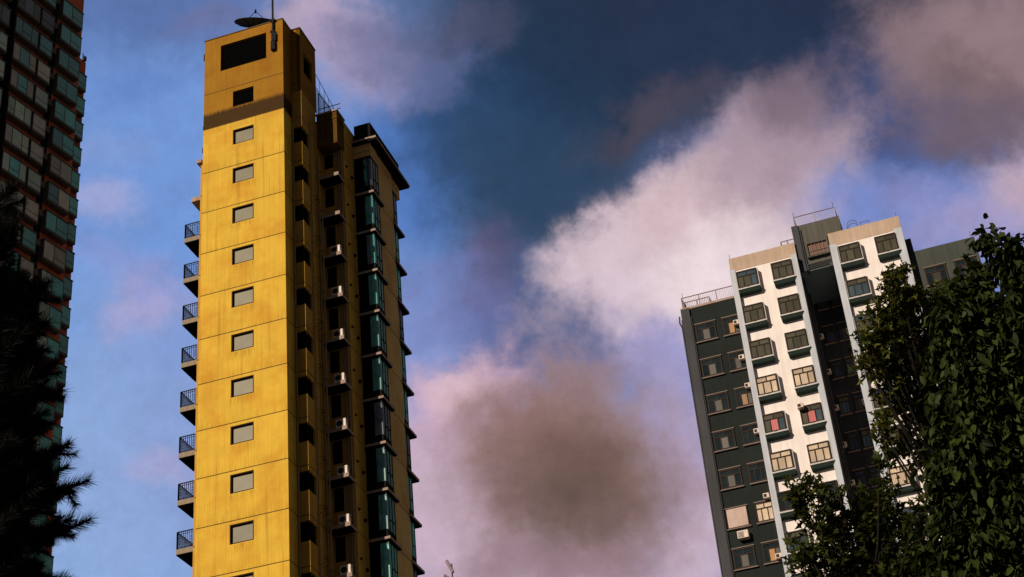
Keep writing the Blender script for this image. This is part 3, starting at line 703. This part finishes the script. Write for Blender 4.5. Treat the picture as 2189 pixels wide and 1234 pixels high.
win_ac('window_air_conditioner', 'pale air conditioner just below the cream curtained window on the dark green wing', -.85, .9, rz_(7)-1.3, .4, .32, .3)
for i, r_ in enumerate((1, 3, 5, 7)):
    win_ac('window_air_conditioner', '%s air conditioner at the right side of the dark recess, white block' % ORD[i], 6.2, 5.2, rz_(r_)-1.2, .42, .34, .4)
for i, r_ in enumerate((1, 2, 3, 4, 5, 6)):
    win_ac('window_air_conditioner', '%s small shaded air conditioner on the left wall of the dark recess' % ORD[i], 4.34, 4.4, rz_(r_)-1.5, .3, .3, .3)
q = MB(); q.box(-3.50, -2.2, .86, .915, rz_(6)-WH+.02, rz_(6)-.05)
for i in range(9): q.box(-3.49, -2.21, .85, .859, rz_(6)-WH+.06+i*.14, rz_(6)-WH+.16+i*.14)
build(q, 'shutter', mat('white_shutter', (.5, .38, .34), .6, streak=.2), B)
# ------------------------------------------------------------------ far left tower. local x out of the face, y away
YL = 0.468480; OL = (-36.25505716, 112.81177729, 0)
C = thing('apartment_tower', 'dark red tower with rows of teal glazed bay windows at the left edge', 'building', OL, -YL)
M_RED = mat('red_tile', (.68, .16, .07), .7, var=.15, vscale=.8, streak=.2)
M_OLIVE = mat('olive_frame', (.12, .115, .09), .6, var=.2)
M_SHADE_PIPE = mat('dark_slot_shade_and_pipe', (.008, .007, .008), .9)
w = MB(); w.box(-12, -.6, -24, .55, 0, 110); build(w, 'wall', M_RED, C)
w = MB(); w.box(-16, -6.2, 3.5, 7.05, 0, 109.2); build(w, 'wing', M_RED, C)
w = MB(); w.box(-6.2, -6.0, 6.6, 6.9, 109.2, 109.7); w.tube([(-6.4, 6.8, 109.2), (-6.4, 6.8, 110.3)], .05, 5); build(w, 'roof_fitting', M_STEEL, C)
w = MB()
for y_ in (-3.28, -13.0): w.box(-.599, -.5, y_, y_+.66, 0, 110)
build(w, 'slot_shade_strip', M_SHADE_PIPE, C)  # flat dark strips painting the shade of recessed slots between bays
w = MB(); w.tube([(.1, -8.12, 0), (.1, -8.12, 110)], .13, 8); w.box(-.6, .0, -8.35, -7.95, 0, 110); build(w, 'drain_pipe', M_SHADE_PIPE, C)
def red_bay(y0, y1, zt_, splits, x0=-.6, x1=0, hh=1.85, mats=None, parent=C):
    m = MB(); m.box(x0+.001, x1-.04, y0+.04, y1-.04, zt_-hh+.12, zt_-.08); core = build(m, 'bay_window', M_OLIVE, parent)
    f_ = MB(); f_.box(x0+.001, x1+.04, y0-.05, y1+.05, zt_-.08, zt_+.02); f_.box(x0+.001, x1, y0, y1, zt_-hh-.12, zt_-hh+.12)
    f_.box(x0, x1, y0, y0+.06, zt_-hh+.12, zt_-.08); f_.box(x0, x1, y1-.06, y1, zt_-hh+.12, zt_-.08)
    ys = [y0]+splits+[y1]
    for s_ in splits: f_.box(x1-.05, x1+.003, s_-.03, s_+.03, zt_-hh+.12, zt_-.08)
    i0 = random.randrange(len(ys)-1); f_.box(x1-.045, x1+.002, ys[i0], ys[i0+1], zt_-hh+.62, zt_-hh+.67)
    build(f_, 'frame', M_OLIVE, core)
    for i, (a, b_) in enumerate(zip(ys, ys[1:])):
        g_ = MB(); g_.box(x1-.039, x1-.015, a+.04, b_-.04, zt_-hh+.13, zt_-.09); build(g_, 'pane', mats[i % len(mats)], core)
    g_ = MB(); g_.box(x0+.05, x1-.05, y0+.01, y0+.039, zt_-hh+.13, zt_-.09); build(g_, 'pane', mats[0], core)
for k in range(0, 22):
    zt_ = 107.0-2.9*k; up = k < 3
    pick = lambda: random.choice([G_TEALD, G_DARK, G_BLUEG, G_TEALD] if up else ([G_PALE, G_TEAL, G_BEIGE, G_PALE] if k < 8 else [G_BEIGE, G_PALE, G_TEAL, G_BEIGE]))
    rb = [G_TEAL if k in (0, 1, 4, 8) else (G_BEIGE if k in (6, 9) else G_PALE if k > 9 else G_TEALD), G_TEAL if k not in (6, 7, 9) else G_BEIGE]
    red_bay(-2.55, 0, zt_, [-1.35], mats=rb)
    red_bay(-4.92, -3.4, zt_, [], mats=[pick()])
    a = pick(); red_bay(-7.8, -5.12, zt_, [-7.0, -5.9], mats=[a, G_TEAL if k == 3 else pick(), a])
    red_bay(-11.2, -8.5, zt_, [-10.3, -9.4], mats=[pick(), pick()])
    red_bay(5.5, 6.72, zt_, [], x0=-6.2, x1=-5.65, mats=[G_TEAL])
    m = MB(); m.box(-.499, -.25, -3.2, -2.7, zt_-.75, zt_-.2); o = build(m, 'air_conditioner_box', M_OLIVE, C)
# ------------------------------------------------------------------ distant aerial on a roof beyond
P0 = at(967, 1232, 210); Q = thing('aerial', 'faint panel aerials on a pole beyond the yellow tower, at the bottom edge', 'antenna', (P0.x, P0.y, 0))
sc_ = 210/F
M_FAR = mat('far_hazed_metal', (.30, .22, .26), .7)  # paled in colour to stand in for haze over the distance
m = MB(); m.tube([(0, 0, P0.z-14), (0, 0, P0.z+28*sc_)], .10, 6); build(m, 'pole', mat('far_pole', (.10, .06, .08), .7), Q)
m = MB(); m.bevbox(-3*sc_, 3*sc_, -.2, .3, 0, 30*sc_, .1); o = build(m, 'panel', M_FAR, Q, (2*sc_, 0, P0.z+9*sc_)); o.rotation_euler = (0, R(-24), 0)
m = MB(); m.bevbox(-2.2*sc_, 2.2*sc_, -.2, .3, 0, 20*sc_, .1); o = build(m, 'panel', M_FAR, Q, (-1*sc_, 0, P0.z-8*sc_)); o.rotation_euler = (0, R(-52), 0)
m = MB(); m.bevbox(-6, 6, -3, 3, 0, P0.z-13, .1); build(m, 'roof_base', M_FAR, Q)
# ------------------------------------------------------------------ foliage
def np_mesh(name, V, Fc, material, smooth=False):
    me = bpy.data.meshes.new(name); nv, nfc, k = len(V), len(Fc), Fc.shape[1]
    me.vertices.add(nv); me.vertices.foreach_set('co', V.astype(np.float32).ravel())
    me.loops.add(nfc*k); me.loops.foreach_set('vertex_index', Fc.astype(np.int32).ravel())
    me.polygons.add(nfc); me.polygons.foreach_set('loop_start', np.arange(0, nfc*k, k, dtype=np.int32)); me.polygons.foreach_set('loop_total', np.full(nfc, k, dtype=np.int32))
    me.materials.append(material); me.update(calc_edges=True); me.validate(); return me
def leaf_mat(name, c1, c2, trans=.25):
    m = bpy.data.materials.new(name); m.use_nodes = True; t = m.node_tree; b = t.nodes['Principled BSDF']
    b.inputs['Roughness'].default_value = .6; b.inputs['Specular IOR Level'].default_value = .15
    g_ = t.nodes.new('ShaderNodeNewGeometry'); mx = t.nodes.new('ShaderNodeMix'); mx.data_type = 'RGBA'
    t.links.new(g_.outputs['Random Per Island'], mx.inputs['Factor']); mx.inputs['A'].default_value = (*c1, 1); mx.inputs['B'].default_value = (*c2, 1)
    t.links.new(mx.outputs['Result'], b.inputs['Base Color'])
    tr = t.nodes.new('ShaderNodeBsdfTranslucent'); t.links.new(mx.outputs['Result'], tr.inputs['Color'])
    ms = t.nodes.new('ShaderNodeMixShader'); ms.inputs['Fac'].default_value = trans
    t.links.new(b.outputs[0], ms.inputs[1]); t.links.new(tr.outputs[0], ms.inputs[2]); t.links.new(ms.outputs[0], t.nodes['Material Output'].inputs[0])
    return m
# leaf outlines (x across, y along, z lift); fans of quads sharing the midrib
STAR = np.array([(0, 0, 0), (.10, .28, .01), (.52, .36, .06), (.20, .50, .02), (0, 1, .05), (-.20, .50, .02), (-.52, .36, .06), (-.10, .28, .01)])
STARF = np.array([(0, 1, 2, 3), (0, 3, 4, 5), (0, 5, 6, 7)])
OVAL = np.array([(0, 0, 0), (.22, .3, .05), (.20, .62, .05), (0, 1, -.06), (-.20, .62, .05), (-.22, .3, .05)])
OVALF = np.array([(0, 1, 2, 3), (0, 3, 4, 5)])
def leaves(centers, dirs, size, tmpl, faces, flat=.5):
    n = len(centers); d = dirs/np.linalg.norm(dirs, axis=1, keepdims=True)
    up = np.tile(np.array([0, 0, 1.]), (n, 1)) + rng.normal(0, flat, (n, 3)); side = np.cross(d, up); side /= np.linalg.norm(side, axis=1, keepdims=True)+1e-9
    nn = np.cross(side, d); s = size*(1+rng.uniform(-.35, .25, n))[:, None, None]
    V = centers[:, None, :] + s*(tmpl[None, :, 0:1]*side[:, None, :] + tmpl[None, :, 1:2]*d[:, None, :] + tmpl[None, :, 2:3]*nn[:, None, :])
    Fc = faces[None] + (np.arange(n)*len(tmpl))[:, None, None]
    return V.reshape(-1, 3), Fc.reshape(-1, 4)
M_BARK = mat('dark_bark', (.010, .008, .006), .95, var=.3, vscale=6, bump=.6)
def broadleaf(name, label, clumps, D, base, leaf, mat_, tmpl, faces, dens, trunk_r, droop=0., depth=1.0, group=None):
    """clumps: (px, py, r_px, depth offset m, density factor); leaves sit on short twigs spread through each clump"""
    Tn = thing(name, label, 'tree', (base[0], base[1], 0), 0, group); bo = np.array([base[0], base[1], 0.])
    tips = []; Vs = []; Fs = []; off = 0; tw = MB()
    cl = []
    for (px, py, rp, dd, df) in clumps:
        c = np.array(at(px, py, D+dd)); r_ = rp*D/F; cl.append((c, r_, df))
    top = max(c[2] for c, _, _ in cl); mean = np.mean([c for c, _, _ in cl], axis=0)
    lowz = min(c[2]-r_ for c, r_, _ in cl)
    # trunk
    fork = np.array([base[0]*.85+mean[0]*.15, base[1]*.85+mean[1]*.15, max(1.6, lowz*.55)])
    crest = np.array([mean[0]*.7+base[0]*.3, mean[1]+.4, top-1.2])
    trunk = [np.array([base[0], base[1], 0]), np.array([base[0], base[1], 0])*.6+fork*.4, fork, fork*.5+crest*.5, crest]
    trunk[3] += rng.normal(0, .15, 3); tm = MB()
    tm.tube([tuple(p_-bo) for p_ in trunk], [trunk_r*1.25, trunk_r, trunk_r*.7, trunk_r*.35, .02], 10)
    for c, r_, df in cl:
        t = np.clip((c[2]-fork[2])/(crest[2]-fork[2]+1e-6)-.25, 0, .9); s_ = fork+(crest-fork)*t; m_ = s_*.45+c*.55+np.array([0, 0, -.12*np.linalg.norm(c-s_)])
        tm.tube([tuple(s_-bo), tuple(m_-bo), tuple(c-bo)], [trunk_r*.14, trunk_r*.08, .01], 6)
        nt = max(8, int(df*dens*(r_**2)*9)); 
        u = rng.normal(size=(nt, 3)); u /= np.linalg.norm(u, axis=1, keepdims=True); rad = rng.uniform(.25, 1, nt)**.6
        jag = 1+.28*np.sin(u[:, 0]*5+c[0]*3)*np.cos(u[:, 2]*6+c[1]*2)
        tipp = c + u*(rad*r_*jag)[:, None]*np.array([1, depth, 1]); st_ = c*.35+tipp*.65+rng.normal(0, .1*r_, (nt, 3))
        for a, b_ in zip(st_[::2], tipp[::2]): tm.tube([tuple(c*.6+a*.4-bo), tuple(a-bo), tuple(b_-bo)], [.012, .008, .003], 3)
        per = 7
        tt = rng.uniform(.15, 1.05, (nt, per, 1)); cen = st_[:, None]+(tipp-st_)[:, None]*tt + rng.normal(0, leaf*.35, (nt, per, 3))
        dr = (tipp-st_)[:, None]/(np.linalg.norm(tipp-st_, axis=1)[:, None, None]+1e-6) + rng.normal(0, .75, (nt, per, 3)); dr[..., 2] -= droop
        V, Fc = leaves(cen.reshape(-1, 3)-bo, dr.reshape(-1, 3), leaf, tmpl, faces, .5)
        Vs.append(V); Fs.append(Fc+off); off += len(V)
    build(tm, 'trunk', M_BARK, Tn, smooth=True)
    me = np_mesh('crown', np.concatenate(Vs), np.concatenate(Fs), mat_); link('crown', me, Tn)
    return Tn
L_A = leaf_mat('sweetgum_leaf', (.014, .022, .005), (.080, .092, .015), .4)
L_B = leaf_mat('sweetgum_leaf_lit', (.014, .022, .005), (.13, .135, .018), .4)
L_C = leaf_mat('drooping_leaf', (.007, .013, .003), (.050, .068, .013), .35)
A_CL = [(1722, 1035, 24, 0, 1), (1698, 1052, 18, 0, .9), (1716, 1075, 20, .2, 1), (1752, 1052, 30, .3, 1), (1738, 1100, 40, 0, 1), (1792, 1050, 24, .3, .9), (1785, 1100, 42, .6, 1), (1715, 1165, 26, -.2, .9), (1760, 1170, 48, 0, 1), (1728, 1215, 40, 0, 1),
        (1880, 1000, 20, .4, 1), (1888, 1045, 28, .4, 1.2), (1850, 1080, 36, .6, 1.2), (1895, 1100, 42, .5, 1.3), (1830, 1140, 60, .6, 1.3), (1900, 1170, 66, .7, 1.3), (1960, 1092, 26, .2, .8), (1985, 1085, 22, .3, .8), (1950, 1130, 34, .4, 1), (1975, 1175, 56, .6, 1.2), (1800, 1220, 70, .4, 1.4), (1890, 1260, 90, .6, 1.5), (2020, 1230, 80, .7, 1.4), (1740, 1290, 70, .4, 1.2)]
broadleaf('sweetgum_tree', 'dark star leaved tree at the bottom, in front of the white block', A_CL, 23, (at(1860, 1234, 23).x, at(1860, 1234, 23).y+.5), .125, L_A, STAR, STARF, 38, .2, .2)
B_CL = [(1905, 640, 30, .1, 1), (1925, 660, 40, .3, 1.2), (1880, 720, 36, .1, 1.1), (1930, 740, 44, .3, 1.2), (1870, 770, 30, .1, 1), (1915, 800, 40, .2, 1.1), (1930, 870, 34, .2, 1), (1915, 582, 22, 0, .9), (1900, 605, 22, 0, 1), (1935, 625, 34, .2, 1.1), (1930, 580, 16, .2, .9), (1965, 640, 44, .5, 1.2), (1880, 660, 26, 0, 1), (1872, 690, 34, 0, 1), (1915, 700, 44, .3, 1.2), (1848, 725, 26, -.2, 1), (1960, 720, 56, .6, 1.2), (1890, 755, 44, 0, 1.1), (1845, 770, 22, -.2, .8), (1860, 800, 24, -.2, .8),
        (1940, 800, 56, .5, 1.1), (1895, 830, 34, 0, .9), (1990, 770, 60, .8, 1.3), (1955, 865, 46, .4, .9), (1900, 885, 34, 0, .9), (1880, 915, 26, -.1, .9), (2000, 870, 56, .8, 1.2), (1930, 930, 36, .2, .9), (1965, 960, 36, .3, 1), (2010, 950, 56, .8, 1.2), (1895, 950, 22, 0, .8), (1990, 1005, 26, .3, .9), (2010, 660, 50, .8, 1.2), (1915, 975, 16, 0, .8)]
broadleaf('sweetgum_tree', 'tall star leaved tree whose sunlit left edge overlaps the white block', B_CL, 26, (at(2170, 1200, 26).x, at(2170, 1200, 26).y+.8), .12, L_B, STAR, STARF, 38, .22, .2)
C_CL = [(2105, 505, 16, .2, .6), (2118, 530, 22, .2, .6), (2158, 520, 24, 0, 1), (2180, 560, 44, 0, 1.3), (2082, 580, 26, .2, 1), (2050, 605, 26, .2, 1), (2140, 570, 30, .3, 1), (2085, 630, 40, .1, 1.2), (2035, 665, 44, 0, 1.3), (2170, 650, 50, 0, 1.4), (2120, 720, 44, 0, 1.3), (2050, 740, 70, .1, 1.4), (2180, 760, 76, 0, 1.5),
        (2110, 830, 84, 0, 1.5), (2030, 850, 60, .2, 1.3), (2180, 900, 90, 0, 1.5), (2080, 950, 90, 0, 1.5), (2040, 1010, 56, .1, 1.3), (2150, 1040, 100, 0, 1.5), (2050, 1100, 80, .1, 1.4), (2130, 1180, 110, 0, 1.5), (2030, 1190, 70, .1, 1.3), (2230, 1100, 100, 0, 1.4), (2240, 700, 90, 0, 1.3), (2250, 900, 110, 0, 1.4), (2200, 1260, 110, 0, 1.4), (2060, 1280, 90, 0, 1.4)]
broadleaf('drooping_leaf_tree', 'large dark tree with hanging pointed leaves filling the right edge', C_CL, 16, (at(2160, 1200, 16).x, at(2160, 1200, 16).y+.4), .12, L_C, OVAL, OVALF, 95, .24, 1.3)
# conifer at the left edge: boughs carrying bottle-brush shoots
PD = 11.0; pb = at(-170, 900, PD); PT = thing('conifer_tree', 'black silhouetted conifer with bottle-brush shoots at the lower left edge', 'tree', (pb.x, pb.y, 0)); pbo = np.array([pb.x, pb.y, 0])
tm = MB(); topz = at(-170, 250, PD).z; tm.tube([(0, 0, 0), (.03, 0, topz*.5), (0, .05, topz)], [.2, .13, .03], 10)
tipsp = [(22, 402), (12, 440), (34, 470), (26, 515), (30, 555), (102, 603), (98, 622), (60, 600), (98, 688), (78, 672), (90, 745), (64, 720), (122, 772), (80, 790), (132, 835), (70, 850), (100, 880), (144, 955), (120, 965), (141, 998), (187, 1028), (150, 1045), (110, 1040), (190, 1112), (150, 1110), (100, 1085), (118, 1120), (70, 1160), (60, 1195), (84, 1225), (140, 1238), (124, 1240), (50, 1235)]
Vn, Fn, offn = [], [], 0
def needles(a, b_, ln, n, wdt):
    global offn
    ax = b_-a; L_ = np.linalg.norm(ax); ax = ax/L_
    o1 = np.cross(ax, [0, 0, 1.]); o1 /= np.linalg.norm(o1)+1e-9; o2 = np.cross(ax, o1)
    t = rng.uniform(0, 1, n)**.9; q = rng.uniform(0, 2*math.pi, n); rd = np.cos(q)[:, None]*o1+np.sin(q)[:, None]*o2
    base_ = a+ax*(t*L_)[:, None]; dr = rd+ax*(.55+.7*t[:, None])+rng.normal(0, .12, (n, 3)); dr /= np.linalg.norm(dr, axis=1, keepdims=True)
    l_ = ln*rng.uniform(.7, 1.1, n)[:, None]*(1-.25*t[:, None]); wv = np.cross(dr, rng.normal(size=(n, 3))); wv /= np.linalg.norm(wv, axis=1, keepdims=True)
    V = np.stack([base_-wv*wdt, base_+wv*wdt, base_+dr*l_], 1)-pbo
    Vn.append(V.reshape(-1, 3)); Fn.append(np.arange(n*3).reshape(n, 3)+offn); offn += n*3
def bough(tp, start, nside):
    mid_ = start*.4+tp*.6+np.array([0, 0, -.12]); pre = start*.12+tp*.88+np.array([0, 0, -.05])
    pts = [start, mid_, pre, tp]; tm.tube([tuple(p_-pbo) for p_ in pts], [.03, .018, .01, .005], 5)
    axis = (tp-mid_)/np.linalg.norm(tp-mid_)
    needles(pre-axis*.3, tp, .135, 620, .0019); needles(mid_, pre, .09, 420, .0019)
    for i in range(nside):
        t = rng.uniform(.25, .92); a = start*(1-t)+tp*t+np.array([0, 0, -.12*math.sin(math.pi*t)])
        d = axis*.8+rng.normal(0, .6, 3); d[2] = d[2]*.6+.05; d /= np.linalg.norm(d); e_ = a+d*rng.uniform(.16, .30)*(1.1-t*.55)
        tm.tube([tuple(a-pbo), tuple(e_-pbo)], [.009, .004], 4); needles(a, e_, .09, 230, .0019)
for (px, py) in tipsp:
    dd = rng.uniform(-.7, .7); tp = np.array(at(px, py, PD+dd)); st_ = np.array([pb.x, pb.y+dd*.2, tp[2]-rng.uniform(.1, .35)])
    bough(tp, st_, 9)
for i in range(150):
    py = rng.uniform(395, 1260); lim = np.interp(py, [390, 560, 600, 760, 900, 1100, 1260], [5, 15, 65, 60, 75, 90, 70]); px = lim-rng.uniform(0, 75)
    dd = rng.uniform(-1.3, 1.3); tp = np.array(at(px, py, PD+dd)); st_ = np.array([pb.x, pb.y+dd*.4, tp[2]-rng.uniform(.0, .4)]); bough(tp, st_, 9)
build(tm, 'trunk', mat('pine_bark', (.010, .008, .006), .9), PT, smooth=True)
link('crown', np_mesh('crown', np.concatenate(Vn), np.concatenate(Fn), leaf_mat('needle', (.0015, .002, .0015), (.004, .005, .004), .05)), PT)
